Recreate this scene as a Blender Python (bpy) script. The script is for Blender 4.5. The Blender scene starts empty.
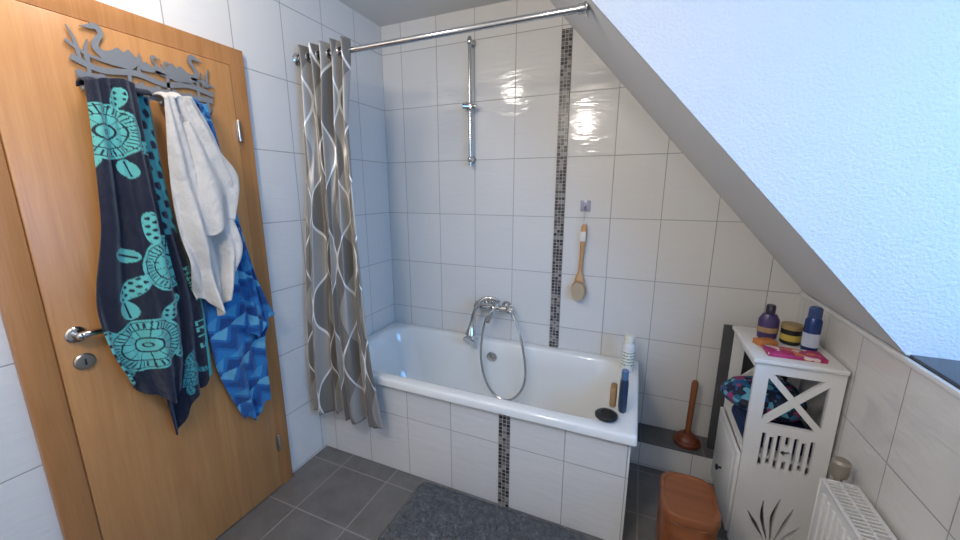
import bpy, bmesh, math, random
import numpy as np
from mathutils import Vector, Matrix
random.seed(4); np.random.seed(4)
sc=bpy.context.scene; COL=sc.collection
pi=math.pi
# ------------------------------------------------------------------ camera
cam=bpy.data.cameras.new('camera'); co=bpy.data.objects.new('camera',cam); COL.objects.link(co)
co.location=(1.60,-2.17,1.48); co.rotation_euler=(math.radians(78),0,math.radians(23))
cam.sensor_width=36; cam.lens=375*36/960; cam.clip_start=.01; sc.camera=co
try:
    sc.view_settings.view_transform='Standard'; sc.view_settings.look='None'
except Exception: pass
# ------------------------------------------------------------------ materials
def L(r,g,b):
    f=lambda c:(c/255/12.92) if c/255<=.04045 else ((c/255+.055)/1.055)**2.4
    return (f(r),f(g),f(b),1)
class NT:
    def __init__(s,name):
        s.mat=bpy.data.materials.new(name); s.mat.use_nodes=True; s.t=s.mat.node_tree; s.p=s.t.nodes['Principled BSDF']
    def n(s,ty,**k):
        x=s.t.nodes.new(ty)
        for a,b in k.items(): setattr(x,a,b)
        return x
    def set(s,sock,v):
        if isinstance(v,bpy.types.NodeSocket): s.t.links.new(v,sock)
        else: sock.default_value=v
    def m(s,op,a,b=None,c=None):
        x=s.n('ShaderNodeMath',operation=op); s.set(x.inputs[0],a)
        if b is not None: s.set(x.inputs[1],b)
        if c is not None: s.set(x.inputs[2],c)
        return x.outputs[0]
    def mix(s,f,a,b):
        x=s.n('ShaderNodeMix',data_type='RGBA'); s.set(x.inputs[0],f); s.set(x.inputs[6],a); s.set(x.inputs[7],b); return x.outputs[2]
    def obj(s): return s.n('ShaderNodeTexCoord').outputs['Object']
    def sep(s,v):
        x=s.n('ShaderNodeSeparateXYZ'); s.set(x.inputs[0],v); return x.outputs
    def comb(s,a,b,c=0.):
        x=s.n('ShaderNodeCombineXYZ'); s.set(x.inputs[0],a); s.set(x.inputs[1],b); s.set(x.inputs[2],c); return x.outputs[0]
    def noise(s,v,scale,detail=3,rough=.5,dist=0):
        x=s.n('ShaderNodeTexNoise'); s.set(x.inputs['Vector'],v); x.inputs['Scale'].default_value=scale; x.inputs['Detail'].default_value=detail
        x.inputs['Roughness'].default_value=rough; x.inputs['Distortion'].default_value=dist; return x.outputs[0]
    def mapping(s,v,sc_=(1,1,1),rot=(0,0,0)):
        x=s.n('ShaderNodeMapping'); s.set(x.inputs[0],v); x.inputs['Scale'].default_value=sc_; x.inputs['Rotation'].default_value=rot; return x.outputs[0]
    def ramp(s,f,stops,const=False):
        x=s.n('ShaderNodeValToRGB'); s.set(x.inputs[0],f); cr=x.color_ramp
        if const: cr.interpolation='CONSTANT'
        while len(cr.elements)<len(stops): cr.elements.new(.5)
        for e,(p,c) in zip(cr.elements,stops): e.position=p; e.color=c
        return x.outputs[0]
    def bump(s,h,strength,dist=.01,nrm=None):
        x=s.n('ShaderNodeBump'); s.set(x.inputs['Height'],h); x.inputs['Strength'].default_value=strength; x.inputs['Distance'].default_value=dist
        if nrm is not None: s.set(x.inputs['Normal'],nrm)
        return x.outputs[0]
    def out(s,col=None,rough=None,metal=None,normal=None,**k):
        if col is not None: s.set(s.p.inputs['Base Color'],col)
        if rough is not None: s.set(s.p.inputs['Roughness'],rough)
        if metal is not None: s.p.inputs['Metallic'].default_value=metal
        if normal is not None: s.set(s.p.inputs['Normal'],normal)
        for a,b in k.items(): s.set(s.p.inputs[a.replace('_',' ')],b)
        return s.mat
def plain(name,col,rough=.5,metal=0.,bs=0,bd=0,var=0.0,**k):
    t=NT(name); o=t.obj(); c=col
    if var:
        f=t.noise(o,6,4); c=t.mix(f,tuple(x*(1-var) for x in col[:3])+(1,),tuple(min(1,x*(1+var)) for x in col[:3])+(1,))
    n=None
    if bs: n=t.bump(t.noise(o,bs,3,.6),1.,bd)
    return t.out(c,rough,metal,n,**k)
def tile(name,ua,va,w,h,u0,v0,base,grout,g=.0013,rough=.09,relief=.0018,jump=None,var=.02,soft=.001):
    t=NT(name); o=t.obj(); s=t.sep(o); u=s[ua]; v=s[va]
    if jump:
        u=t.m('SUBTRACT',u,t.m('MULTIPLY',t.m('GREATER_THAN',u,jump[0]),jump[1]))
    us=t.m('DIVIDE',t.m('SUBTRACT',u,u0),w); vs=t.m('DIVIDE',t.m('SUBTRACT',v,v0),h)
    fu=t.m('FRACT',us); fv=t.m('FRACT',vs)
    du=t.m('MULTIPLY',t.m('MINIMUM',fu,t.m('SUBTRACT',1.,fu)),w); dv=t.m('MULTIPLY',t.m('MINIMUM',fv,t.m('SUBTRACT',1.,fv)),h)
    d=t.m('MINIMUM',du,dv)
    mr=t.n('ShaderNodeMapRange'); t.set(mr.inputs[0],d); mr.inputs[1].default_value=g; mr.inputs[2].default_value=g+soft
    mask=mr.outputs[0]
    wn=t.n('ShaderNodeTexWhiteNoise',noise_dimensions='2D'); t.set(wn.inputs['Vector'],t.comb(t.m('FLOOR',us),t.m('FLOOR',vs)))
    b2=t.mix(wn.outputs[0],tuple(x*(1-var) for x in base[:3])+(1,),tuple(min(1,x*(1+var)) for x in base[:3])+(1,))
    if rough>.3:
        b2=t.mix(t.noise(o,9,6,.65),t.mix(.25,b2,(0,0,0,1)),t.mix(.12,b2,(1,1,1,1)))
    c=t.mix(mask,grout,b2)
    uv=t.comb(u,v); uv=t.mapping(uv,(5,22,1),(0,0,math.radians(-33)))
    hgt=t.m('ADD',t.m('MULTIPLY',mask,.5),t.m('MULTIPLY',t.noise(uv,1.3,2,.5,.6),relief/.0012))
    nr=t.bump(hgt,1.,.0012)
    r=t.m('ADD',t.m('MULTIPLY',t.m('SUBTRACT',1.,mask),.5),rough)
    return t.out(c,r,0,nr)
def mosaic(name,ua,va,u0,size=.0185):
    t=NT(name); s=t.sep(t.obj())
    us=t.m('DIVIDE',t.m('SUBTRACT',s[ua],u0),size); vs=t.m('DIVIDE',s[va],size)
    fu=t.m('FRACT',us); fv=t.m('FRACT',vs)
    d=t.m('MINIMUM',t.m('MINIMUM',fu,t.m('SUBTRACT',1.,fu)),t.m('MINIMUM',fv,t.m('SUBTRACT',1.,fv)))
    mask=t.m('GREATER_THAN',d,.07)
    wn=t.n('ShaderNodeTexWhiteNoise',noise_dimensions='2D'); t.set(wn.inputs['Vector'],t.comb(t.m('FLOOR',us),t.m('FLOOR',vs)))
    c=t.ramp(wn.outputs[0],[(0,L(52,48,47)),(.25,L(88,80,76)),(.5,L(120,110,104)),(.7,L(66,62,62)),(.85,L(150,142,136))],True)
    return t.out(t.mix(mask,L(175,172,168),c),.2,0,t.bump(mask,.6,.001))
WT=L(219,216,211); GR=L(156,153,148)
M={}
M['tb']=tile('tile_back',0,2,.25,.33,.145,1.0,WT,GR,jump=(1.17,.055))
M['tl']=tile('tile_left',1,2,.25,.33,0,1.0,WT,GR)
M['tr']=tile('tile_right',1,2,.25,.33,-.06,1.02,WT,GR)
M['ta']=tile('tile_apron',0,2,.25,.33,.08,.33,WT,GR,jump=(1.1,.05))
M['te']=tile('tile_tub_end',1,2,.25,.33,-.2,.33,WT,GR)
M['fl']=tile('floor_slate',0,1,.30,.30,.5,-.82,L(92,87,82),L(142,138,131),g=.0028,rough=.42,relief=.0006,var=.14)
M['ledge']=tile('ledge_slate',0,1,.30,.30,.5,-.82,L(62,60,59),L(120,118,114),g=.0025,rough=.4,relief=.0006)
M['mos']=mosaic('mosaic_wall',0,2,1.145); M['mosa']=mosaic('mosaic_apron',0,2,1.08)
M['plaster']=plain('plaster_rough',L(222,222,222),.85,0,105,.0055)
M['smooth']=plain('plaster_smooth',L(226,223,219),.8,0,60,.0008)
M['ceil']=plain('ceiling_paint',L(220,218,214),.9,0,90,.001)
M['sill']=plain('sill_granite',L(48,50,54),.25,0,0,0,.4)
M['white']=plain('white_lacquer',L(226,224,220),.35)
M['enamel']=plain('tub_enamel',L(232,230,224),.08,0,Coat_Weight=.5)
M['pvc']=plain('window_pvc',L(235,236,238),.3)
M['chrome']=plain('chrome',L(205,205,205),.12,1.)
M['steel']=plain('brushed_steel',L(175,172,168),.32,1.,0,0,.1)
M['rackm']=plain('rack_steel',L(140,141,142),.45,.45,0,0,.1)
M['black']=plain('black_plastic',L(28,27,27),.4)
M['rubber']=plain('plunger_rubber',L(112,56,34),.42)
def wood(name,a,b,axis=2,sc_=1,rough=.35):
    t=NT(name); o=t.obj(); s=[26,26,26]; s[axis]=1.3; v=t.mapping(o,tuple(x*sc_ for x in s))
    f=t.noise(v,1.0,5,.6,1.2); f2=t.noise(t.mapping(o,tuple(x*sc_*8 for x in s)),1.,2)
    f=t.m('ADD',t.m('MULTIPLY',f,.75),t.m('MULTIPLY',f2,.25))
    return t.out(t.ramp(f,[(.3,a),(.7,b)]),rough,0,t.bump(f,.2,.0006))
M['beech']=wood('beech_veneer',L(178,122,72),L(199,146,92))
M['beechd']=wood('beech_casing',L(164,110,62),L(186,132,82))
M['binw']=wood('bin_wood',L(112,62,34),L(146,86,50),0,1,.3)
M['hand']=wood('handle_wood',L(112,62,36),L(150,92,56),2,2,.35)
M['brushw']=wood('brush_wood',L(186,134,86),L(212,166,116),2,3,.4)
# ------------------------------------------------------------------ builder
def sharpen(bm,ang=.6):
    for f in bm.faces: f.smooth=True
    for e in bm.edges:
        if len(e.link_faces)==2:
            try: a=e.calc_face_angle()
            except Exception: a=0
            e.smooth = a<ang
class B:
    def __init__(s): s.bm=bmesh.new()
    def add(s,t,mi=0,mat=None):
        if mat is not None: t.transform(mat)
        for f in t.faces: f.material_index=mi
        bmesh.ops.recalc_face_normals(t,faces=t.faces)
        me=bpy.data.meshes.new('tmp'); t.to_mesh(me); t.free(); s.bm.from_mesh(me); bpy.data.meshes.remove(me); return s
    def box(s,lo,hi,bev=0,mi=0,mat=None,seg=2):
        t=bmesh.new(); bmesh.ops.create_cube(t,size=1)
        c=[(a+b)/2 for a,b in zip(lo,hi)]; d=[b-a for a,b in zip(lo,hi)]
        t.transform(Matrix.Translation(c)@Matrix.Diagonal((*d,1)))
        if bev: bmesh.ops.bevel(t,geom=list(t.edges),offset=bev,segments=seg,affect='EDGES',profile=.5)
        return s.add(t,mi,mat)
    def tube(s,pts,r,n=12,mi=0,mat=None,closed=False,flat=1.,up=None):
        t=bmesh.new(); P=[Vector(p) for p in pts]; k=len(P); R=r if isinstance(r,(list,tuple)) else [r]*k
        T=[]
        for i in range(k):
            a=P[(i-1)%k] if (closed or i>0) else P[i]; b=P[(i+1)%k] if (closed or i<k-1) else P[i]
            T.append((b-a).normalized())
        x=Vector(up) if up else (Vector((0,0,1)) if abs(T[0].z)<.9 else Vector((1,0,0)))
        rings=[]
        for i in range(k):
            x=(x-T[i]*x.dot(T[i])).normalized(); y=T[i].cross(x)
            rings.append([t.verts.new(P[i]+R[i]*(x*math.cos(a)+flat*y*math.sin(a))) for a in [2*pi*j/n for j in range(n)]])
        for i in range(k if closed else k-1):
            A=rings[i];Bq=rings[(i+1)%k]
            for j in range(n): t.faces.new((A[j],A[(j+1)%n],Bq[(j+1)%n],Bq[j]))
        if not closed:
            t.faces.new(rings[0][::-1]); t.faces.new(rings[-1])
        return s.add(t,mi,mat)
    def lathe(s,prof,c=(0,0,0),axis=(0,0,1),n=32,mi=0,sx=1,sy=1):
        t=bmesh.new(); rings=[]
        for r,z in prof:
            if r<1e-6: rings.append([t.verts.new((0,0,z))])
            else: rings.append([t.verts.new((sx*r*math.cos(2*pi*j/n),sy*r*math.sin(2*pi*j/n),z)) for j in range(n)])
        for A,Q in zip(rings,rings[1:]):
            for j in range(n):
                a=[A[0]] if len(A)==1 else [A[j],A[(j+1)%n]]; b=[Q[0]] if len(Q)==1 else [Q[(j+1)%n],Q[j]]
                if len(a)+len(b)>2: t.faces.new(a+b)
        if len(rings[0])>1: t.faces.new(rings[0][::-1])
        if len(rings[-1])>1: t.faces.new(rings[-1])
        q=Vector(axis).to_track_quat('Z','Y').to_matrix().to_4x4()
        return s.add(t,mi,Matrix.Translation(c)@q)
    def loft(s,rings,mi=0,cap0=False,cap1=True,mat=None):
        t=bmesh.new(); V=[[t.verts.new(p) for p in r] for r in rings]; n=len(V[0])
        for A,Q in zip(V,V[1:]):
            for j in range(n): t.faces.new((A[j],A[(j+1)%n],Q[(j+1)%n],Q[j]))
        if cap0: t.faces.new(V[0][::-1])
        if cap1: t.faces.new(V[-1])
        return s.add(t,mi,mat)
    def flat(s,polys,th,mat,mi=0,bev=0):
        cu=bpy.data.curves.new('c','CURVE'); cu.dimensions='2D'; cu.fill_mode='BOTH'; cu.extrude=max(th/2-bev,1e-4); cu.bevel_depth=bev; cu.bevel_resolution=1; cu.offset=-bev
        for p in polys:
            sp=cu.splines.new('POLY'); sp.points.add(len(p)-1); sp.use_cyclic_u=True
            for q,(a,b) in zip(sp.points,p): q.co=(a,b,0,1)
        o=bpy.data.objects.new('c',cu); COL.objects.link(o); bpy.context.view_layer.update()
        me=bpy.data.meshes.new_from_object(o.evaluated_get(bpy.context.evaluated_depsgraph_get()))
        t=bmesh.new(); t.from_mesh(me); bmesh.ops.remove_doubles(t,verts=t.verts,dist=1e-5)
        bpy.data.objects.remove(o); bpy.data.curves.remove(cu); bpy.data.meshes.remove(me)
        return s.add(t,mi,mat)
    def blob(s,c,r,mi=0,sub=3,noise=0,mat=None,pw=1):
        t=bmesh.new(); bmesh.ops.create_icosphere(t,subdivisions=sub,radius=1)
        for v in t.verts:
            k=1+noise*(math.sin(v.co.x*5+c[0]*9)+math.sin(v.co.y*6+1)+math.sin(v.co.z*7+2))/3
            q=[math.copysign(abs(a)**pw,a) for a in v.co]
            v.co=Vector([a*b*k+d for a,b,d in zip(q,r,c)])
        return s.add(t,mi,mat)
    def done(s,name,mats,parent=None,origin=None,ang=.6,**props):
        sharpen(s.bm,ang)
        me=bpy.data.meshes.new(name)
        o=bpy.data.objects.new(name,me); COL.objects.link(o)
        if origin is None: origin=(0,0,0)
        s.bm.transform(Matrix.Translation(-Vector(origin))); s.bm.to_mesh(me); s.bm.free()
        for m in (mats if isinstance(mats,(list,tuple)) else [mats]): me.materials.append(m)
        o.location=origin
        if parent is not None: adopt(o,parent)
        for k,v in props.items(): o[k]=v
        return o
def adopt(o,p):
    # every parent here is unrotated and unscaled: keep the child where it stands
    o.parent=p; o.matrix_parent_inverse=Matrix.Translation(-Vector(p.location))
def thing(name,loc,label=None,cat=None,kind=None,group=None):
    e=bpy.data.objects.new(name,None); e.empty_display_size=.05; COL.objects.link(e); e.location=loc
    if label: e['label']=label
    if cat: e['category']=cat
    if kind: e['kind']=kind
    if group: e['group']=group
    return e
def struct(o,label=None,cat=None):
    o['kind']='structure'
    if label:o['label']=label
    if cat:o['category']=cat
    return o
XZ=lambda y:Matrix(((1,0,0,0),(0,0,-1,y),(0,1,0,0),(0,0,0,1)))   # local x->x, y->z
YZ=lambda x:Matrix(((0,0,1,x),(1,0,0,0),(0,1,0,0),(0,0,0,1)))    # local x->y, y->z
def cr(pts,n):
    P=[np.array(p,float) for p in pts]; P=[2*P[0]-P[1]]+P+[2*P[-1]-P[-2]]; out=[]; k=len(P)-3
    for i in range(n):
        t=i/(n-1)*k; j=min(int(t),k-1); t-=j; a,b,c,d=P[j:j+4]
        out.append(.5*((2*b)+(c-a)*t+(2*a-5*b+4*c-d)*t*t+(3*b-a-3*c+d)*t**3))
    return out
# ------------------------------------------------------------------ room shell
H=2.485
def S(name,b,mat,label,cat): return struct(b.done(name,mat),label,cat)
S('floor',B().box((-.1,-3.3,-.1),(2.43,.1,0)),M['fl'],'dark grey slate tiled bathroom floor with light grout','floor')
S('wall_back',B().flat([[(-.1,0),(2.43,0),(2.43,1.02),(2.33,1.02),(1.04,H),(-.1,H)]],.1,XZ(.05)),M['tb'],'white glossy tiled wall behind the bathtub','wall')
S('wall_left',B().flat([[(-3.3,0),(-1.76,0),(-1.76,2.03),(-1.0,2.03),(-1.0,0),(0,0),(0,H),(-3.3,H)]],.1,YZ(-.05)),M['tl'],'white glossy tiled wall around the wooden door','wall')
S('wall_right',B().box((2.33,-3.3,0),(2.43,0,1.0)),M['tr'],'low white tiled wall under the roof slope','wall')
S('wall_rear',B().box((-.1,-3.3,0),(3,-3.2,H)),M['smooth'],'plain plastered wall','wall')
S('ceiling',B().box((-.1,-3.3,H),(3.0,.1,H+.1)),M['ceil'],'off-white painted ceiling','ceiling')
def slope(name,y0,y1): return S(name,B().flat([[(1.04,H),(2.33,1.02),(2.43,1.02),(2.43,1.06),(1.12,H+.03)]],y1-y0,XZ((y0+y1)/2)),M['smooth'],'off-white plastered sloping ceiling strip','sloping ceiling')
slope('wall_slope',-.775,0); slope('wall_slope.001',-3.2,-2.72)
for nm,y in (('wall_cheek',-.775),('wall_cheek.001',-2.73)):
    S(nm,B().flat([[(1.04,H),(2.33,1.02),(2.9,1.02),(2.9,H)]],.012,XZ(y)),M['plaster'],'rough white plastered side wall of the dormer','wall')
S('trim_sill',B().box((2.335,-2.72,1.0),(2.82,-.782,1.025),.002),M['sill'],'dark polished stone window sill','window sill')
S('trim_knee',B().box((2.322,-3.2,1.0),(2.334,-.002,1.016),.002),M['smooth'],'narrow white edge trim on the low wall','trim')
S('wall_dormer',B().box((2.82,-3.2,0),(2.9,-.79,1.1)).box((2.82,-3.2,2.2),(2.9,-.79,H)).box((2.82,-1.0,1.1),(2.9,-.79,2.2)).box((2.82,-3.2,1.1),(2.9,-2.5,2.2)),M['smooth'],'white plastered wall around the dormer window','wall')
wn=thing('window_1',(2.86,-1.75,1.1),'white plastic framed dormer window',None,'structure'); wn['category']='window'
B().box((2.83,-2.5,1.1),(2.88,-2.43,2.2),.005).box((2.83,-1.07,1.1),(2.88,-1.0,2.2),.005).box((2.83,-2.43,1.1),(2.88,-1.07,1.17),.005).box((2.83,-2.43,2.13),(2.88,-1.07,2.2),.005).box((2.83,-1.79,1.17),(2.88,-1.71,2.13),.005).done('window_frame',M['pvc'],wn)
tg=NT('window_glass'); tr=tg.n('ShaderNodeBsdfTransparent'); gl=tg.n('ShaderNodeBsdfGlossy'); gl.inputs['Roughness'].default_value=.02; mx=tg.n('ShaderNodeMixShader'); mx.inputs[0].default_value=.06
tg.t.links.new(tr.outputs[0],mx.inputs[1]); tg.t.links.new(gl.outputs[0],mx.inputs[2]); tg.t.links.new(mx.outputs[0],tg.t.nodes['Material Output'].inputs[0])
B().box((2.852,-2.43,1.17),(2.856,-1.07,2.13)).done('window_pane',tg.mat,wn)
struct(B().box((1.1455,-.006,.42),(1.1995,0,2.30)).done('trim_mosaic',M['mos']),'vertical strip of small grey and brown mosaic tiles','mosaic strip')
lg=thing('trim_ledge',(1.98,-.08,0),'low tiled ledge with dark slate top','ledge','structure')
B().box((1.645,-.17,0),(2.33,0,.142)).done('ledge_front',M['tb'],lg)
B().box((1.645,-.175,.142),(2.33,0,.15),.002).done('ledge_top',M['ledge'],lg)
# ------------------------------------------------------------------ door
dr=thing('door_1',(0,-1.38,0),'beech veneered interior door with matching casing','door','structure')
b=B()
b.flat([[(-1.78,0),(-1.705,0),(-1.705,1.975),(-1.045,1.975),(-1.045,0),(-.98,0),(-.98,2.045),(-1.78,2.045)]],.024,YZ(.012),0,.003)
b.flat([[(-1.76,0),(-1.72,0),(-1.72,1.99),(-1.035,1.99),(-1.035,0),(-1.0,0),(-1.0,2.03),(-1.76,2.03)]],.1,YZ(-.055))
b.done('door_casing',M['beechd'],dr)
leaf=B().box((-.01,-1.703,.008),(.028,-1.047,1.973),.0025).done('door_leaf',M['beech'],dr)
hd=B(); hd.lathe([(.026,0),(.026,.006),(.022,.010),(.012,.011),(.010,.030)],(.028,-1.655,1.045),(1,0,0))
hd.tube([(.054,-1.655,1.045),(.060,-1.647,1.046),(.061,-1.62,1.046),(.060,-1.585,1.044),(.058,-1.57,1.043)],[.0105,.0115,.010,.009,.0085],14)
hd.blob((.057,-1.655,1.045),(.013,.012,.012)); hd.done('door_handle',M['chrome'],dr)
kh=B(); kh.lathe([(.026,0),(.026,.006),(.022,.010),(0,.011)],(.028,-1.65,.955),(1,0,0)); kh.box((.0385,-1.6525,.945),(.0405,-1.6475,.965),.0005,1); kh.done('keyhole_rosette',[M['steel'],M['black']],dr)
for z in (1.72,.25):
    h=B(); h.lathe([(.0075,-.04),(.0075,.04),(.005,.045),(0,.046)],(.034,-1.045,z)); h.box((.026,-1.055,z-.035),(.032,-1.035,z+.035),.001); h.done('door_hinge',M['steel'],dr)
# ------------------------------------------------------------------ hook rack
rk=thing('towel_hook_rack',(.032,-1.335,1.80),'grey metal hook rack with swan and reed silhouettes on the door','hook rack')
def strip(pts,w):
    P=cr(pts,max(8,len(pts)*6)); W=[np.interp(i/(len(P)-1),np.linspace(0,1,len(w)),w) if isinstance(w,(list,tuple)) else w for i in range(len(P))]
    A=[];Q=[]
    for i,p in enumerate(P):
        d=P[min(i+1,len(P)-1)]-P[max(i-1,0)]; d=d/np.linalg.norm(d); nn=np.array([-d[1],d[0]])*W[i]/2
        A.append(tuple(p+nn));Q.append(tuple(p-nn))
    return A+Q[::-1]
rb=B(); k=[0]
def rp(p):
    k[0]+=1; rb.flat([p],.004,YZ(.036+.0001*(k[0]%5)))
rp(strip([(-1.535,1.862),(-1.47,1.842),(-1.38,1.855),(-1.30,1.84),(-1.22,1.855),(-1.135,1.84)],.018))
rp(strip([(-1.54,1.905),(-1.50,1.880),(-1.44,1.870),(-1.36,1.882),(-1.27,1.868),(-1.20,1.882),(-1.13,1.87)],.009))
rp(strip([(-1.53,1.818),(-1.33,1.814),(-1.14,1.818)],.018))
for y0 in (-1.50,-1.40,-1.29,-1.19): rp(strip([(y0,1.815),(y0+.004,1.88)],.010))
def swan(x,z,s,f):
    g=lambda a,b_:(x+f*a*s,z+b_*s)
    rp([g(a,b_) for a,b_ in [(-.05,.01),(-.068,.04),(-.048,.034),(-.03,.055),(-.015,.04),(.0,.052),(.02,.036),(.045,.028),(.05,.01),(.03,-.008),(-.03,-.01)]])
    rp(strip([g(.036,.012),g(.058,.035),g(.050,.060),g(.038,.078),g(.045,.096),g(.062,.096)],[.028*s,.018*s,.014*s,.013*s,.018*s,.015*s]))
    rp([g(.052,.106),g(.088,.086),g(.056,.086)])
swan(-1.418,1.872,.95,-1); swan(-1.240,1.868,.92,1)
swan(-1.345,1.874,.5,1); swan(-1.305,1.874,.42,1)
for y0,hh,lean in ((-1.515,.085,-.016),(-1.50,.06,.012),(-1.37,.06,.01),(-1.155,.07,.014),(-1.165,.05,-.006)): rp(strip([(y0,1.862),(y0+lean*.3,1.862+hh*.6),(y0+lean,1.862+hh)],[.010,.008,.002]))
rb.done('rack_plate',M['rackm'],rk)
for y in (-1.52,-1.47,-1.42,-1.37,-1.32,-1.27,-1.22,-1.16):
    h=B(); h.flat([strip([(y,1.83),(y,1.775)],.014)],.003,YZ(.036))
    h.tube([(.037,y,1.777),(.046,y,1.770),(.052,y,1.776),(.054,y,1.788)],[.005,.005,.005,.006],8); h.done('hook',M['rackm'],rk)
# ------------------------------------------------------------------ cloth
def sheet(lc,rc,x0,nu,nv,disp,gather=None):
    Lc=cr(lc,nv); Rc=cr(rc,nv); V=np.zeros((nv,nu,3))
    for j in range(nv):
        for i in range(nu):
            u=i/(nu-1); p=Lc[j]*(1-u)+Rc[j]*u; V[j,i]=(0,p[0],p[1])
    u=np.linspace(0,1,nu)[None,:]*np.ones((nv,1)); v=np.linspace(0,1,nv)[:,None]*np.ones((1,nu))
    dx,dz=disp(u,v); V[:,:,0]=np.maximum(x0+dx,.046); V[:,:,2]+=dz
    return V,u,v
def grid_mesh(name,sheets,mat,th,parent=None,origin=None):
    vs=[];fs=[];cs=[];uvs=[];o=0
    for V,C,U in sheets:
        nv,nu=V.shape[:2]; vs.append(V.reshape(-1,3)); cs.append(C.reshape(-1,3)); uvs.append(U.reshape(-1,2))
        idx=o+np.arange(nv*nu).reshape(nv,nu)
        fs.append(np.stack([idx[:-1,:-1],idx[1:,:-1],idx[1:,1:],idx[:-1,1:]],-1).reshape(-1,4)); o+=nv*nu
    vs=np.concatenate(vs); fs=np.concatenate(fs); cs=np.concatenate(cs); uvs=np.concatenate(uvs)
    if origin is None: origin=(0,0,0)
    me=bpy.data.meshes.new(name); me.from_pydata((vs-np.array(origin)).tolist(),[],fs.tolist())
    ca=me.color_attributes.new('Col','FLOAT_COLOR','POINT'); ca.data.foreach_set('color',np.concatenate([cs,np.ones((len(cs),1))],1).astype(np.float32).ravel())
    uv=me.uv_layers.new(name='UVMap'); li=np.zeros(len(me.loops),np.int32); me.loops.foreach_get('vertex_index',li); uv.data.foreach_set('uv',uvs[li].astype(np.float32).ravel())
    me.polygons.foreach_set('use_smooth',[True]*len(me.polygons)); me.materials.append(mat)
    ob=bpy.data.objects.new(name,me); COL.objects.link(ob); ob.location=origin
    if parent is not None: adopt(ob,parent)
    sm=ob.modifiers.new('thickness','SOLIDIFY'); sm.thickness=th; sm.offset=0
    return ob
def terry(name):
    t=NT(name); a=t.n('ShaderNodeAttribute',attribute_name='Col'); o=t.obj()
    f=t.noise(o,420,2); c=t.mix(t.m('MULTIPLY',f,.35),a.outputs[0],(0,0,0,1))
    n=t.bump(t.noise(o,330,3),.9,.003); n=t.bump(t.noise(o,14,3),.7,.022,n)
    return t.out(c,.95,0,n,Sheen_Weight=.2)
M['terry']=terry('terry_cloth')
lin=lambda r,g,b:np.array(L(r,g,b)[:3])
NAVY=lin(18,25,48);TEAL=lin(108,202,192);TEAL2=lin(66,160,165)
def turtle(C,Y,Z,cy,cz,r,ang,col):
    dy=Y-cy;dz=Z-cz; a=math.radians(ang); x=dy*math.cos(a)+dz*math.sin(a); y=-dy*math.sin(a)+dz*math.cos(a)
    x=x/r;y=y/r; R=np.hypot(x,y*1.12); th=np.arctan2(y,x)
    def el(cx,cy_,ax,ay,ro):
        q=math.radians(ro);X=(x-cx)*math.cos(q)+(y-cy_)*math.sin(q);Yq=-(x-cx)*math.sin(q)+(y-cy_)*math.cos(q); return (X/ax)**2+(Yq/ay)**2
    m=np.zeros(Y.shape,bool)
    for sx in(1,-1):
        for (cx,cy_,ax,ay,ro) in ((1.05,.85,.58,.24,25),(.85,-.9,.38,.2,-50)):
            e=el(sx*cx,cy_,ax,ay,sx*ro); mm=(e<1)&~((np.sin(x*22+y*9)*np.sin(y*22-x*7)>.35)&(e<.8)); m|=mm
    e=el(0,1.28,.24,.34,0); m|=(e<1)&(e>.0)&~((abs(x)<.035)&(e<.7))
    C[m]=col
    sh=R<1.0; C[sh]=col
    seg=np.abs(((th/(2*pi)*13)%1)-.5)
    ln=((seg<.05)&(R>.28)&(R<.96))|((R>.25)&(R<.31))|((R>.60)&(R<.64))|((R>.89)&(R<.92))|((R>.06)&(R<.10))
    tri=(R>.66)&(R<.87)&(seg>.30)&(seg<.42)
    C[ln&sh]=NAVY; C[tri&sh]=NAVY*1.5
FONT={'W':['10001','10001','10101','11011','10001'],'I':['111','010','010','010','111'],'X':['101','101','010','101','101'],'M':['10001','11011','10101','10001','10001'],'L':['100','100','100','100','111'],'E':['111','100','110','100','111'],'T':['111','010','010','010','010'],"'":['1','1','0','0','0'],'S':['111','100','111','001','111']}
def text(C,Y,Z,s,y0,z0,px,ang,col):
    a=math.radians(ang); x=(Y-y0)*math.cos(a)+(Z-z0)*math.sin(a); y=-(Y-y0)*math.sin(a)+(Z-z0)*math.cos(a); ox=0
    for ch in s:
        g=FONT[ch];w=len(g[0]); i=np.floor((x-ox)/px).astype(int); j=(4-np.floor(y/(px*1.4))).astype(int)
        ok=(i>=0)&(i<w)&(j>=0)&(j<5); arr=np.array([[int(c) for c in r] for r in g]); m=np.zeros(Y.shape,bool); m[ok]=arr[j[ok],i[ok]]==1; C[m]=col; ox+=(w+1)*px
# navy turtle towel : two hanging layers of one towel
def dA(u,v):
    g=.45+.55*v; x=.028*g*np.sin(u*9+v*2.6+.6)+.014*g*np.sin(u*21-v*4)+.02*np.sin(pi*u)*(1-.4*v)
    z=-.045*np.sin(pi*u)*v**6-.01*np.sin(u*12)*v**3+.012*np.sin(pi*u)*(1-v)**4
    return x,z
VA,uA,vA=sheet([(-1.545,1.785),(-1.556,1.6),(-1.578,1.37),(-1.622,1.15),(-1.612,.99),(-1.575,.86)],
               [(-1.427,1.805),(-1.420,1.55),(-1.405,1.3),(-1.385,1.05),(-1.395,.88),(-1.43,.755)],.106,150,330,dA)
CA=np.ones(VA.shape)*NAVY; Yc=VA[:,:,1];Zc=VA[:,:,2]
turtle(CA,Yc,Zc,-1.525,1.650,.088,200,TEAL); turtle(CA,Yc,Zc,-1.415,1.235,.095,70,TEAL); turtle(CA,Yc,Zc,-1.520,.975,.098,12,TEAL)
turtle(CA,Yc,Zc,-1.66,1.36,.06,80,TEAL2)
def dB(u,v):
    g=.3+.7*v; x=.016*g*np.sin(u*10+v*3)+.008*np.sin(u*22+v*2)*g
    z=-.02*np.sin(u*9)*v**4
    return x,z
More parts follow.
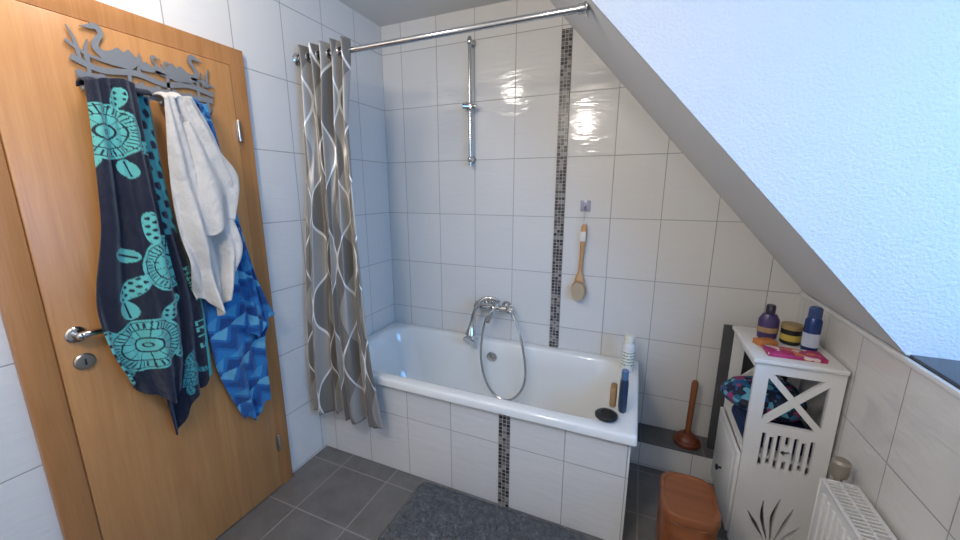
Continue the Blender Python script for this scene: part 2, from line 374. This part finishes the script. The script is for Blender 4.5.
VB,uB,vB=sheet([(-1.46,1.79),(-1.46,1.5),(-1.46,1.2),(-1.49,.9),(-1.472,.59)],
               [(-1.376,1.778),(-1.366,1.53),(-1.345,1.31),(-1.305,1.066),(-1.307,.92),(-1.316,.77)],.072,110,330,dB)
CB=np.ones(VB.shape)*NAVY; Yc=VB[:,:,1];Zc=VB[:,:,2]
turtle(CB,Yc,Zc,-1.40,.80,.05,40,TEAL2)
dap=(np.sin(Yc*150+Zc*40)*np.sin(Zc*95-Yc*30)>.25); CB[(uB>.5)&(Zc>1.33)]=TEAL2; CB[(uB>.5)&(Zc>1.33)&dap]=NAVY*1.6
text(CB,Yc,Zc,'WIXIM',-1.362,1.20,.0058,-76,TEAL); text(CB,Yc,Zc,"LET'S",-1.345,.99,.0066,-86,TEAL)
CB[(uB>.95)]=TEAL2
UA=np.stack([uA,vA],-1);UB=np.stack([uB,vB],-1)
def top_roll(yL,yR,z,xa,xb,col,nu=60,nv=14):
    V=np.zeros((nv,nu,3))
    for j in range(nv):
        a=pi*j/(nv-1)
        for i in range(nu):
            u=i/(nu-1); V[j,i]=((xa+xb)/2+(xb-xa)/2*math.cos(a),yL+(yR-yL)*u,z-.01+.018*math.sin(a)+.012*math.sin(pi*u)+.004*math.sin(u*14))
    return V,np.ones(V.shape)*col,np.zeros((nv,nu,2))
tw=grid_mesh('bath_towel',[(VA,CA,UA),(VB,CB,UB),top_roll(-1.545,-1.384,1.785,.062,.112,NAVY)],M['terry'],.006,None,(.09,-1.46,1.79))
tw['label']='navy bath towel with turquoise sea turtle print hanging from the hooks'; tw['category']='towel'
WH=lin(222,215,206)
def dW(u,v):
    g=.4+.6*v; q=u-.35*v
    x=.026*g*np.sin(q*11+v*1.5)+.013*g*np.sin(q*26+1)+.012*np.sin(v*11+u*6)*v+.007*np.sin(v*19-u*13)*v
    return x, -.04*np.sin(pi*u)*v**5+.022*np.sin(u*9)*v**4
VW,uW,vW=sheet([(-1.371,1.775),(-1.378,1.62),(-1.382,1.447),(-1.378,1.30),(-1.366,1.19),(-1.345,1.085)],
               [(-1.285,1.795),(-1.232,1.695),(-1.190,1.58),(-1.168,1.49),(-1.200,1.40),(-1.195,1.28),(-1.225,1.17),(-1.262,1.06)],.150,110,190,dW)
VW2,uW2,vW2=sheet([(-1.33,1.70),(-1.32,1.58),(-1.33,1.45),(-1.325,1.33)],[(-1.262,1.735),(-1.220,1.62),(-1.172,1.52),(-1.205,1.36)],.178,60,90,lambda u,v:(.012*np.sin(u*10-v*3)-.02*(1-v)**2-.018*(2*u-1)**2,-.02*np.sin(u*6)*v**3))
wt=grid_mesh('hand_towel',[(VW,np.ones(VW.shape)*WH,np.stack([uW,vW],-1)),(VW2,np.ones(VW2.shape)*WH,np.stack([uW2,vW2],-1)),top_roll(-1.371,-1.285,1.778,.062,.150,WH,30)],M['terry'],.006,None,(.12,-1.33,1.78))
wt['label']='small off-white terry hand towel hanging between two bath towels'; wt['category']='towel'
def triC(Y,Z,cell=.085,ang=30):
    a=math.radians(ang);x=(Y*math.cos(a)+Z*math.sin(a))/cell;y=(-Y*math.sin(a)+Z*math.cos(a))/(cell*.62)
    j=np.floor(y); tri=np.abs((x%1)*2-1); f=y-j
    t=(tri>f).astype(int); inner=(np.abs(tri-f)<.16)
    a_=np.array([lin(14,72,138),lin(38,128,192),lin(18,90,156)]); b_=np.array([lin(66,156,206),lin(20,80,146),lin(104,182,216)])
    ji=j.astype(int)%3; C=np.where(t[...,None]==1,a_[ji],b_[ji]); C[inner]=lin(30,112,180); return C
def dBl(u,v):
    g=.3+.7*v; return .018*g*np.sin(u*8+v*5+1)+.010*g*np.sin(u*17-v*4), .03*np.sin(u*7+1)*v**5
VC,uC,vC=sheet([(-1.27,1.775),(-1.285,1.5),(-1.295,1.25),(-1.300,1.069),(-1.292,.88),(-1.275,.70),(-1.215,.47)],
               [(-1.206,1.793),(-1.187,1.666),(-1.142,1.442),(-1.098,1.144),(-1.050,.90),(-1.085,.80),(-1.096,.50)],.068,100,330,dBl)
VD,uD,vD=sheet([(-1.23,1.78),(-1.20,1.5),(-1.17,1.2),(-1.16,.95),(-1.17,.84)],[(-1.206,1.79),(-1.17,1.60),(-1.11,1.2),(-1.06,.98),(-1.045,.90)],.092,60,200,dBl)
bt=grid_mesh('bath_towel.001',[(VC,triC(VC[:,:,1],VC[:,:,2]),np.stack([uC,vC],-1)),(VD,triC(VD[:,:,1],VD[:,:,2],.075,-40),np.stack([uD,vD],-1)),top_roll(-1.27,-1.206,1.78,.062,.092,lin(22,92,158),30)],M['terry'],.006,None,(.08,-1.24,1.78))
bt['label']='blue bath towel with a zigzag triangle print hanging beside the hinges'; bt['category']='towel'
# ------------------------------------------------------------------ curtain rod and curtain
rod=thing('curtain_rod',(0,-.68,2.10),'chrome shower curtain rod between wall and roof slope','curtain rod')
B().tube([(.006,-.68,2.10),(1.372,-.68,2.10)],.0125,20).done('rod',M['chrome'],rod)
B().lathe([(.028,0),(.028,.004),(.018,.012),(.016,.03),(.0125,.031)],(.001,-.68,2.10),(1,0,0)).done('flange',M['chrome'],rod)
B().lathe([(.028,0),(.028,.004),(.018,.012),(.016,.035),(.0125,.036)],(1.375,-.68,2.10),(-1,0,-.0)).done('flange',M['chrome'],rod)
nf=5; nu=460; nv=130
u=np.linspace(0,1,nu)[None,:]*np.ones((nv,1)); v=np.linspace(0,1,nv)[:,None]*np.ones((1,nu))
z=2.145-(2.145-.315)*v
xr=np.interp(2.145-z[:,0],[0,.35,.85,1.3,1.83],[.335,.325,.385,.43,.50])[:,None]
xl=np.interp(v[:,0],[0,.3,1],[.018,.022,.014])[:,None]
vb=np.clip(v*2.2,0,1)
fold=(1-vb)*np.sin(2*pi*nf*u)+vb*(.62*np.sin(2*pi*3*u+1.1*np.sin(5*u+1.5*v)+.5*v)+.33*np.sin(2*pi*6.5*u+1.3*v+.8)+.12*np.sin(2*pi*11*u-2*v))
amp=np.interp(v[:,0],[0,.3,.8,1],[.046,.044,.042,.038])[:,None]
yc=np.interp(z[:,0],[.3,.62,1.0,2.05,2.2],[-.822,-.818,-.785,-.68,-.68])[:,None]
V=np.zeros((nv,nu,3)); V[:,:,0]=xl+(xr-xl)*u+.010*np.sin(4*pi*3*u+v)*vb*np.sin(pi*u); V[:,:,1]=yc+amp*fold; V[:,:,2]=z+.007*fold*v
t=NT('curtain_satin'); uvn=t.n('ShaderNodeUVMap',uv_map='UVMap').outputs[0]; s=t.sep(uvn)
U_=s[0];V_=s[1]; Wd=.30
cosv=t.m('MULTIPLY',t.m('COSINE',t.m('MULTIPLY',V_,2*pi/.50)),Wd/4)
def dist(off,sg):
    a=t.m('ADD',t.m('SUBTRACT',U_,t.m('MULTIPLY',cosv,sg)),off); a=t.m('FRACT',t.m('DIVIDE',a,Wd)); return t.m('MULTIPLY',t.m('MINIMUM',a,t.m('SUBTRACT',1.,a)),Wd)
d1=dist(0.,1.);d2=dist(Wd/2,-1.); dm=t.m('MINIMUM',d1,d2)
line=t.m('LESS_THAN',dm,.0075)
band=t.m('FRACT',t.m('DIVIDE',t.m('SUBTRACT',U_,t.m('MULTIPLY',cosv,1.)),Wd))
base=t.mix(t.m('GREATER_THAN',band,.5),L(124,120,114),L(166,162,156))
fine=t.noise(t.mapping(uvn,(900,60,1)),1.,2)
base=t.mix(t.m('MULTIPLY',fine,.25),base,L(88,84,78))
c=t.mix(line,base,L(228,227,224))
M['curt']=t.out(c,.36,.3,t.bump(fine,.1,.0005),Sheen_Weight=.15)
cu=thing('shower_curtain',(.2,-.74,.31),'silver grey satin shower curtain with white ogee lines','shower curtain')
grid_mesh('curtain_cloth',[(V,np.ones(V.shape),np.stack([u*1.05,v*1.83],-1))],M['curt'],.0012,cu)
for kk in range(2*nf):
    x=.018+(.335-.018)*(kk+.02)/(2*nf)
    ring=B(); ring.tube([(x,-.68+.021*math.cos(a),2.10+.021*math.sin(a)) for a in [2*pi*i/24 for i in range(24)]],.0045,8,closed=True); ring.done('grommet',M['chrome'],cu)
# ------------------------------------------------------------------ bathtub
tb=thing('bathtub',(.83,-.375,0),'white enamel bathtub built in behind a tiled apron','bathtub')
def rr(cx,cy,a,b_,r,z,k=10):
    P=[]
    for q,(sx,sy) in enumerate(((1,1),(-1,1),(-1,-1),(1,-1))):
        for i in range(k+1):
            t_=pi/2*q+pi/2*i/k; P.append((cx+sx*(a-r)+r*math.cos(t_),cy+sy*(b_-r)+r*math.sin(t_),z))
    return P
A0=.829;B0=.373;CX=.831;CY=-.376
rings=[rr(CX,CY,A0-.012,B0-.012,.01,.500),rr(CX,CY,A0,B0,.012,.502),rr(CX,CY,A0,B0,.015,.530),rr(CX,CY,A0-.004,B0-.004,.018,.538),rr(CX,CY,A0-.012,B0-.012,.02,.541),
 rr(CX-.005,CY,.770,.318,.13,.541),rr(CX-.005,CY,.760,.308,.13,.537),rr(CX-.005,CY,.752,.300,.13,.525),rr(CX-.01,CY,.735,.290,.15,.42),rr(CX-.02,CY,.705,.275,.17,.28),
 rr(CX-.02,CY,.680,.262,.18,.20),rr(CX-.02,CY,.650,.245,.18,.155),rr(CX-.02,CY,.60,.20,.17,.135),rr(CX-.02,CY,.45,.10,.09,.128)]
B().loft(rings,0,False,True).done('tub_basin',M['enamel'],tb,ang=1.0)
B().box((.002,-.722,.0),(1.640,-.700,.502)).done('tiled_apron',M['ta'],tb)
B().box((1.618,-.70,.0),(1.640,-.176,.502)).done('tiled_end_panel',M['te'],tb)
B().box((1.0805,-.726,.0),(1.1345,-.720,.500)).done('mosaic_strip',M['mosa'],tb)
B().lathe([(.034,0),(.034,.005),(.028,.008),(0,.009)],(.8,-.088,.44),(0,-1,-.08)).done('overflow',M['chrome'],tb)
B().lathe([(.03,0),(.03,.004),(.02,.007),(0,.006)],(.55,-.376,.129)).done('drain',M['chrome'],tb)
# ------------------------------------------------------------------ mixer
mx_=thing('bath_mixer',(.80,-.002,.76),'chrome bath mixer with hand shower and looping hose','faucet')
b=B()
for x in (.735,.865):
    b.lathe([(.034,0),(.034,.006),(.026,.016),(.016,.018),(.016,.05)],(x,-.001,.76),(0,-1,0))
b.tube([(.715,-.062,.76),(.885,-.062,.76)],.021,20); b.blob((.80,-.066,.757),(.030,.027,.028))
b.tube([(.80,-.07,.745),(.80,-.105,.728),(.80,-.150,.708),(.80,-.165,.695)],[.017,.016,.014,.013],14)
b.tube([(.80,-.066,.775),(.80,-.068,.808)],[.010,.009],10)
b.lathe([(.016,0),(.02,.008),(.014,.02),(0,.021)],(.80,-.068,.80)); 
b.done('mixer_body',M['chrome'],mx_)
for sx,x in ((-1,.715),(1,.885)):
    kb=B(); kb.lathe([(.017,0),(.025,.006),(.027,.022),(.024,.040),(.014,.046),(0,.047)],(x,-.062,.76),(sx,0,0),24)
    for q in range(5):
        a=2*pi*q/5; kb.blob((x+sx*.025,-.062+.024*math.cos(a),.76+.024*math.sin(a)),(.018,.008,.008),0,2)
    kb.done('mixer_knob',M['chrome'],mx_)
hs=cr([(.84,-.085,.815),(.79,-.095,.830),(.735,-.11,.812),(.700,-.125,.755),(.680,-.135,.66),(.675,-.145,.59)],20)
b=B(); b.tube(hs,[.010,.011,.012,.0125,.0125]+[.0125]*10+[.014,.018,.024,.030,.035],14,flat=.8)
b.lathe([(.012,-.014),(.036,-.006),(.041,.006),(.040,.016),(0,.017)],(.674,-.152,.560),(-.1,-.75,-.6),26)
b.done('hand_shower',M['chrome'],mx_)
hp=cr([(.893,-.075,.755),(.935,-.10,.745),(.985,-.13,.66),(1.035,-.155,.48),(1.035,-.165,.33),(.965,-.175,.225),(.875,-.175,.22),(.80,-.17,.29),(.755,-.155,.42),(.75,-.14,.56),(.775,-.13,.70),(.835,-.105,.79),(.845,-.085,.815)],200)
B().tube(hp,[.0085 if i%2 else .0072 for i in range(200)],10).done('shower_hose',M['chrome'],mx_)
# ------------------------------------------------------------------ slider rail
sr=thing('shower_rail',(.635,-.002,1.63),'chrome shower riser rail with sliding holder','shower rail')
B().tube([(.635,-.045,1.625),(.635,-.045,2.325)],.0105,16).done('bar',M['chrome'],sr)
for z_ in (1.66,2.30):
    B().lathe([(.02,0),(.02,.005),(.013,.012),(.012,.04)],(.635,-.001,z_),(0,-1,0)).blob((.635,-.045,z_),(.017,.017,.024),0,2).done('bracket',M['chrome'],sr)
B().box((.615,-.068,1.935),(.655,-.028,1.975),.008).tube([(.64,-.05,1.955),(.60,-.075,1.955)],[.014,.016],14).lathe([(.012,0),(.014,.01),(.012,.02),(0,.021)],(.655,-.048,1.955),(1,0,0)).done('slider',M['chrome'],sr)
# ------------------------------------------------------------------ brush + hook
sh_=thing('suction_hook',(1.315,-.001,1.39),'small clear plastic wall hook on the tiles','wall hook')
B().box((1.288,-.006,1.365),(1.342,-.001,1.425),.002).done('hook_plate',plain('clear_plate',L(166,164,182),.15),sh_)
B().tube([(1.315,-.004,1.395),(1.315,-.016,1.385),(1.315,-.022,1.375),(1.315,-.018,1.366),(1.315,-.010,1.372)],.003,8).done('hook_arm',M['steel'],sh_)
br=thing('bath_brush',(1.31,-.03,.84),'long-handled wooden bath brush with natural bristles','brush')
b=B(); b.tube(cr([(1.318,-.018,1.295),(1.317,-.018,1.26),(1.314,-.018,1.18),(1.311,-.018,1.08),(1.309,-.018,1.02),(1.308,-.020,.97)],16),[.010,.013,.015,.016,.0165,.016,.0145,.012,.011,.011,.011,.0115,.013,.018,.026,.030],14,flat=.6)
b.lathe([(0,-.011),(.037,-.009),(.043,0),(.039,.008),(0,.010)],(1.306,-.021,.915),(0,-1,0),30,0,1,1.45).done('handle',M['brushw'],br)
B().lathe([(.036,0),(.039,.014),(.037,.028),(0,.031)],(1.306,-.029,.915),(0,-1,0),30,0,1,1.4).done('bristles',plain('bristle',L(205,182,150),.9,0,400,.006),br)
B().tube([(1.316,-.018,1.285),(1.306,-.017,1.33),(1.312,-.018,1.372),(1.318,-.018,1.372),(1.325,-.017,1.33),(1.320,-.018,1.285)],.0016,6).done('hanging_cord',plain('cord',L(230,225,215),.8),br)
B().box((1.299,-.0335,1.20),(1.329,-.0265,1.255),.001).done('label_band',plain('band',L(232,226,216),.6),br)
# ------------------------------------------------------------------ items on the tub
bo=thing('shampoo_bottle',(1.60,-.16,.541),'white plastic bottle with green printed label on the tub corner','bottle')
B().lathe([(.028,0),(.032,.004),(.0325,.02),(.0325,.135),(.028,.15),(.020,.158)],(1.60,-.16,.542),n=28).done('bottle_body',M['white'],bo)
B().lathe([(.027,0),(.027,.035),(.024,.04),(0,.04)],(1.60,-.16,.698),n=24).done('bottle_cap',plain('cap_ivory',L(225,222,205),.4),bo)
tl=NT('bottle_label'); ss=tl.sep(tl.obj()); ff=tl.m('FRACT',tl.m('MULTIPLY',ss[2],60.)); 
M['lab']=tl.out(tl.mix(tl.m('GREATER_THAN',tl.m('MULTIPLY',ff,tl.noise(tl.obj(),160,1)),.34),L(235,234,226),L(130,142,96)),.5)
B().lathe([(.0330,0),(.0330,.085)],(1.60,-.16,.575),n=28).done('bottle_label',M['lab'],bo)
bo=thing('shower_gel_bottle',(1.595,-.575,.541),'dark blue flat plastic bottle standing on the tub rim','bottle')
B().lathe([(.020,0),(.024,.004),(.025,.02),(.025,.13),(.022,.148),(.016,.152)],(1.595,-.575,.542),n=28,sx=.72,sy=1.15).done('bottle_body',plain('blue_plastic',L(40,58,82),.25),bo)
B().lathe([(.018,0),(.019,.03),(.017,.038),(0,.040)],(1.595,-.575,.693),n=24,sx=.8,sy=1.1).done('bottle_cap',plain('blue_cap',L(76,108,140),.3),bo)
sp=B(); sp.box((1.540,-.575,.543),(1.568,-.50,.632),.010,0,None,3); o=sp.done('sponge',plain('sponge_tan',L(168,132,88),.95,0,120,.006),None,(1.555,-.54,.541)); o['label']='tan bath sponge standing beside the blue bottle'; o['category']='sponge'
ds=thing('scrub_pad',(1.535,-.655,.541),'round black scrub brush lying on the tub rim','brush')
B().lathe([(0,0),(.036,0),(.046,.006),(.046,.014),(.036,.022),(.012,.026),(0,.026)],(1.535,-.655,.543),n=32).done('pad_body',M['black'],ds)
B().tube([(1.515,-.655,.566),(1.525,-.655,.578),(1.545,-.655,.578),(1.555,-.655,.566)],.004,8).done('pad_grip',M['black'],ds)
# ------------------------------------------------------------------ rug
t=NT('rug_pile'); o=t.obj(); f=t.noise(o,38,5,.7); g=t.noise(o,240,3,.7)
M['rug']=t.out(t.ramp(t.m('ADD',t.m('MULTIPLY',f,.6),t.m('MULTIPLY',g,.4)),[(.36,L(50,55,60)),(.64,L(146,152,156))]),1.,0,t.bump(t.m('ADD',f,g),1.,.02),Sheen_Weight=.3)
nu_,nv_=240,160
uu,vv=np.meshgrid(np.linspace(-1,1,nu_),np.linspace(-1,1,nv_))
rx,ry=.42,.28; e=np.minimum(1-abs(uu),1-abs(vv)); edge=np.clip(e*8,0,1)**.5
zz=.004+.018*edge+np.random.rand(nv_,nu_)*.014*edge
X=uu*rx;Y=vv*ry
X=X*(1-.03*abs(vv)**12); Y=Y*(1-.03*abs(uu)**12)
V=np.stack([1.09+X+np.random.randn(nv_,nu_)*.0018,-1.025+Y+np.random.randn(nv_,nu_)*.0018,zz],-1)
rg=grid_mesh('bath_rug',[(V[::-1],np.ones(V.shape),np.stack([uu,vv],-1))],M['rug'],.003,None,(1.09,-1.025,0)); rg['label']='grey fluffy bath rug on the floor in front of the tub'; rg['category']='rug'
# ------------------------------------------------------------------ plunger
pl=thing('plunger',(1.925,-.10,.15),'brown rubber plunger with wooden handle on the tiled ledge','plunger')
B().lathe([(.052,0),(.062,.004),(.066,.022),(.056,.030),(.054,.038),(.042,.052),(.022,.062),(.018,.075),(.0,.076)],(1.925,-.10,.150),n=32).done('rubber_cup',M['rubber'],pl)
B().tube([(1.925,-.10,.22),(1.929,-.095,.36),(1.932,-.092,.50),(1.933,-.092,.515)],[.0135,.0145,.016,.010],14).done('plunger_handle',M['hand'],pl)
# ------------------------------------------------------------------ wooden bin
bn=thing('wooden_bin',(1.845,-.80,0),'oval reddish-brown wooden bin with fitted lid','bin')
R_=lambda a,b_,z:rr(1.845,-.80,a,b_,.060,z,8)
B().loft([R_(.083,.107,.006),R_(.085,.109,.012),R_(.088,.112,.20),R_(.089,.113,.355),R_(.087,.111,.358)],0,True,True).done('bin_body',M['binw'],bn)
B().loft([R_(.090,.114,.360),R_(.093,.117,.363),R_(.093,.117,.385),R_(.089,.113,.393),R_(.079,.103,.394),R_(.077,.101,.389)],0,True,True).done('bin_lid',M['binw'],bn)
# ------------------------------------------------------------------ leaning board
o=B().box((2.022,-.105,.152),(2.30,-.085,.835),.003).done('folded_board',[plain('board_fabric',L(74,74,76),.8,0,180,.003,.5)],None,(2.17,-.095,.152)); o['label']='dark grey speckled board leaning behind the white cabinet'; o['category']='board'
# ------------------------------------------------------------------ cabinet
cb=thing('bathroom_cabinet',(2.185,-.36,0),'white wooden shelf cabinet with cut-out lattice side panel','cabinet')
x0,x1,y0,y1,zt=2.05,2.318,-.55,-.18,.845
def side_holes():
    a,b_,c,d=(2.095,.60),(2.277,.60),(2.277,.805),(2.095,.805); m=((a[0]+b_[0])/2,(a[1]+d[1])/2); hs_=[]
    w=.013
    hs_.append([(a[0]+w*1.2,a[1]),(b_[0]-w*1.2,a[1]),(m[0],m[1]-w*1.3)]); hs_.append([(c[0]-w*1.2,c[1]),(d[0]+w*1.2,c[1]),(m[0],m[1]+w*1.3)])
    hs_.append([(a[0],a[1]+w*1.3),(a[0],d[1]-w*1.3),(m[0]-w*1.1,m[1])][::-1]); hs_.append([(b_[0],a[1]+w*1.3),(b_[0],d[1]-w*1.3),(m[0]+w*1.1,m[1])])
    mx=m[0]
    for i,dx in enumerate((-.075,-.050,-.026,.026,.050,.075)):
        l=[.0,.012,.0,.0,.012,.0][i]; hs_.append([(mx+dx-.0065,.415+l),(mx+dx+.0065,.415+l),(mx+dx+.0065,.56-l),(mx+dx-.0065,.56-l)])
    hs_.append([(mx-.0065,.415),(mx+.0065,.415),(mx+.0065,.455),(mx-.0065,.455)]); hs_.append([(mx-.0065,.52),(mx+.0065,.52),(mx+.0065,.56),(mx-.0065,.56)])
    hs_.append([(mx+.0010*16*math.sin(t_)**3,.487+.0010*(13*math.cos(t_)-5*math.cos(2*t_)-2*math.cos(3*t_)-math.cos(4*t_))) for t_ in [2*pi*i/28 for i in range(28)]])
    for bx,ex,ez,mxx in ((-.02,-.085,.20,-.055),(-.008,-.040,.265,-.035),(.004,.012,.29,-.002),(.016,.058,.26,.040),(.028,.090,.19,.064)):
        hs_.append(strip([(mx+bx,.09),(mx+mxx,.09+(ez-.09)*.55),(mx+ex,ez)],[.004,.014,.002]))
    return hs_
for nm,y in (('side_panel',y0+.008),('side_panel',y1-.008)):
    B().flat([[(x0,.04),(x0+.03,.0),(x0+.06,.04),(x1-.06,.04),(x1-.03,.0),(x1,.04),(x1,zt),(x0,zt)]]+side_holes(),.016,XZ(y),0,0).done(nm,M['white'],cb)
B().box((x0-.012,y0-.012,zt),(x1,y1+.004,zt+.018),.004).done('cabinet_top',M['white'],cb)
for z_ in (.44,.05): B().box((x0+.004,y0+.0165,z_),(x1-.004,y1-.0165,z_+.016),.001).done('shelf',M['white'],cb)
B().box((x0+.002,y0+.0165,.815),(x0+.016,y1-.0165,zt-.001),.001).done('top_rail',M['white'],cb)
cd=B().box((x0-.014,y0+.004,.072),(x0-.001,y1-.004,.445),.002).box((x0-.017,y0+.04,.11),(x0-.0135,y1-.04,.41),.002).done('cabinet_door',M['white'],cb)
B().lathe([(.005,0),(.005,.01),(.013,.016),(.013,.022),(0,.026)],(x0-.017,-.37,.24),(-1,0,0),20).done('door_knob',M['black'],cd)
def pattern(name,cols,scale):
    t=NT(name); v=t.n('ShaderNodeTexVoronoi'); t.set(v.inputs['Vector'],t.obj()); v.inputs['Scale'].default_value=scale
    s=t.sep(v.outputs['Color']); return t.out(t.ramp(s[0],[(i/len(cols),c) for i,c in enumerate(cols)],True),.7,0,t.bump(t.noise(t.obj(),60,3),.6,.006))
o=B().box((2.065,-.50,.457),(2.30,-.24,.505),.018,0,None,3).box((2.07,-.49,.500),(2.29,-.25,.545),.018,0,None,3).done('folded_towel',plain('navy_terry',L(24,44,86),.95,0,200,.004),None,(2.18,-.37,.457)); o['label']='folded dark blue towel on the cabinet shelf'; o['category']='towel'
o=B().blob((2.145,-.375,.625),(.135,.115,.066),0,4,.16,None,.75).done('wash_bag',pattern('bag_print',[L(20,30,60),L(28,100,130),L(16,24,48),L(150,54,104),L(30,80,130),L(20,26,50),L(90,160,180)],50),None,(2.145,-.375,.555),1.2); o['label']='soft wash bag with navy, turquoise and pink print in the cabinet'; o['category']='bag'
bo=thing('lotion_bottle',(2.135,-.31,.863),'violet plastic bottle with dark cap on the cabinet','bottle')
B().lathe([(.028,0),(.034,.005),(.037,.04),(.037,.085),(.025,.108),(.014,.112)],(2.135,-.31,.864),n=28,sx=1,sy=.75).done('bottle_body',plain('violet',L(70,54,98),.3),bo)
B().lathe([(.017,0),(.017,.030),(.014,.036),(0,.036)],(2.135,-.31,.976),n=20).done('bottle_cap',plain('dark_cap',L(48,38,56),.4),bo)
B().lathe([(.0376,0),(.0376,.022)],(2.135,-.31,.895),n=28,sx=1,sy=.75).done('bottle_label',plain('gold_label',L(166,136,96),.4),bo)
bo=thing('cream_tin',(2.21,-.335,.863),'dark round tub with yellow label on the cabinet','jar')
B().lathe([(.032,0),(.035,.004),(.035,.058),(.032,.062)],(2.208,-.335,.864),n=32).done('jar_body',M['black'],bo)
B().lathe([(.0356,0),(.0356,.026)],(2.208,-.335,.880),n=32).done('jar_label',plain('yellow_label',L(190,166,74),.4),bo)
B().lathe([(.037,0),(.037,.016),(.034,.020),(0,.020)],(2.208,-.335,.927),n=32).done('jar_lid',plain('cream_lid',L(150,126,84),.4),bo)
bo=thing('deodorant_can',(2.25,-.40,.863),'blue spray can with white printed band and cap','spray can')
B().lathe([(.024,0),(.0265,.004),(.0265,.125),(.020,.138),(.016,.14)],(2.25,-.40,.864),n=28).done('can_body',plain('can_blue',L(34,58,112),.25,.2),bo)
B().lathe([(.0269,0),(.0269,.055)],(2.25,-.40,.885),n=28).done('can_label',plain('can_white',L(186,196,214),.35),bo)
B().lathe([(.021,0),(.022,.003),(.021,.036),(.015,.042),(0,.042)],(2.25,-.40,1.001),n=24).done('can_cap',plain('can_cap',L(52,72,120),.3),bo)
o=B().box((2.09,-.52,.8635),(2.27,-.435,.878),.002,0,None).done('pink_packet',pattern('packet_print',[L(176,50,110),L(206,120,70),L(166,40,96),L(222,200,190),L(185,60,120)],46),None,(2.18,-.47,.863)); o['label']='pink and orange printed packet lying on the cabinet top'; o['category']='packet'
o=B().box((2.075,-.42,.8635),(2.145,-.37,.886),.003,0,Matrix.Translation((2.11,-.395,0))@Matrix.Rotation(.4,4,'Z')@Matrix.Translation((-2.11,.395,0))).done('small_box',plain('box_orange',L(190,118,60),.5,0,0,0,.3),None,(2.11,-.395,.863)); o['label']='small orange cardboard box beside the violet bottle'; o['category']='box'
# ------------------------------------------------------------------ radiator
rd=thing('radiator',(2.27,-1.25,0),'white panel radiator with slotted top grille on the low wall','radiator')
ya,yb=-1.75,-.745
b=B(); b.box((2.220,ya,.10),(2.232,yb,.545),.003); b.box((2.300,ya,.10),(2.312,yb,.545),.003)
yy=ya+.03
while yy<yb-.03:
    b.box((2.214,yy,.13),(2.2215,yy+.016,.52),.003); yy+=.033
b.done('radiator_panel',M['white'],rd)
B().box((2.218,yb-.004,.10),(2.314,yb+.002,.552),.002).done('end_cover',M['white'],rd)
B().box((2.218,ya-.002,.10),(2.314,ya+.004,.552),.002).done('end_cover',M['white'],rd)
b=B(); b.box((2.218,ya,.545),(2.229,yb,.553),.001); b.box((2.303,ya,.545),(2.314,yb,.553),.001); b.box((2.263,ya,.545),(2.269,yb,.553),.001)
yy=ya+.01
while yy<yb-.005:
    b.box((2.228,yy,.546),(2.304,yy+.0055,.552)); yy+=.0155
b.done('top_grille',M['white'],rd)
for y in (-1.6,-.95): B().box((2.25,y,0),(2.285,y+.03,.12),.002).done('foot',M['white'],rd)
tv=B(); tv.lathe([(.012,0),(.012,.03),(.022,.034),(.026,.05),(.025,.085),(.018,.094),(0,.095)],(2.275,-.715,.520),(0,0.,1),26); tv.tube([(2.275,-.715,.525),(2.275,-.735,.50),(2.275,-.748,.49)],.009,10); tv.done('thermostat',plain('thermo',L(150,142,128),.35,.3),rd)
# ------------------------------------------------------------------ lights
def area(n,loc,target,sx,sy,e,c):
    l=bpy.data.lights.new(n,'AREA'); l.shape='RECTANGLE'; l.size=sx;l.size_y=sy;l.energy=e;l.color=c; o=bpy.data.objects.new(n,l); o.location=loc
    o.rotation_euler=(Vector(target)-Vector(loc)).to_track_quat('-Z','Y').to_euler(); COL.objects.link(o); return o
area('daylight',(3.20,-2.05,1.85),(2.2,-.90,1.5),1.1,1.3,62,(.12,.43,1.))
def lamp(n,loc,e,r,c=(1,.92,.83)):
    l=bpy.data.lights.new(n,'POINT'); l.energy=e; l.shadow_soft_size=r; l.color=c; o=bpy.data.objects.new(n,l); o.location=loc; COL.objects.link(o)
lamp('ceiling_lamp',(.95,-2.35,2.22),33,.10,(1,.93,.85)); lamp('ceiling_lamp.001',(.38,-1.5,2.38),9,.09,(1,.93,.85))
w=bpy.data.worlds.new('world'); sc.world=w; w.use_nodes=True
bg=w.node_tree.nodes['Background']; bg.inputs[0].default_value=(.45,.68,1,1); bg.inputs[1].default_value=1.4
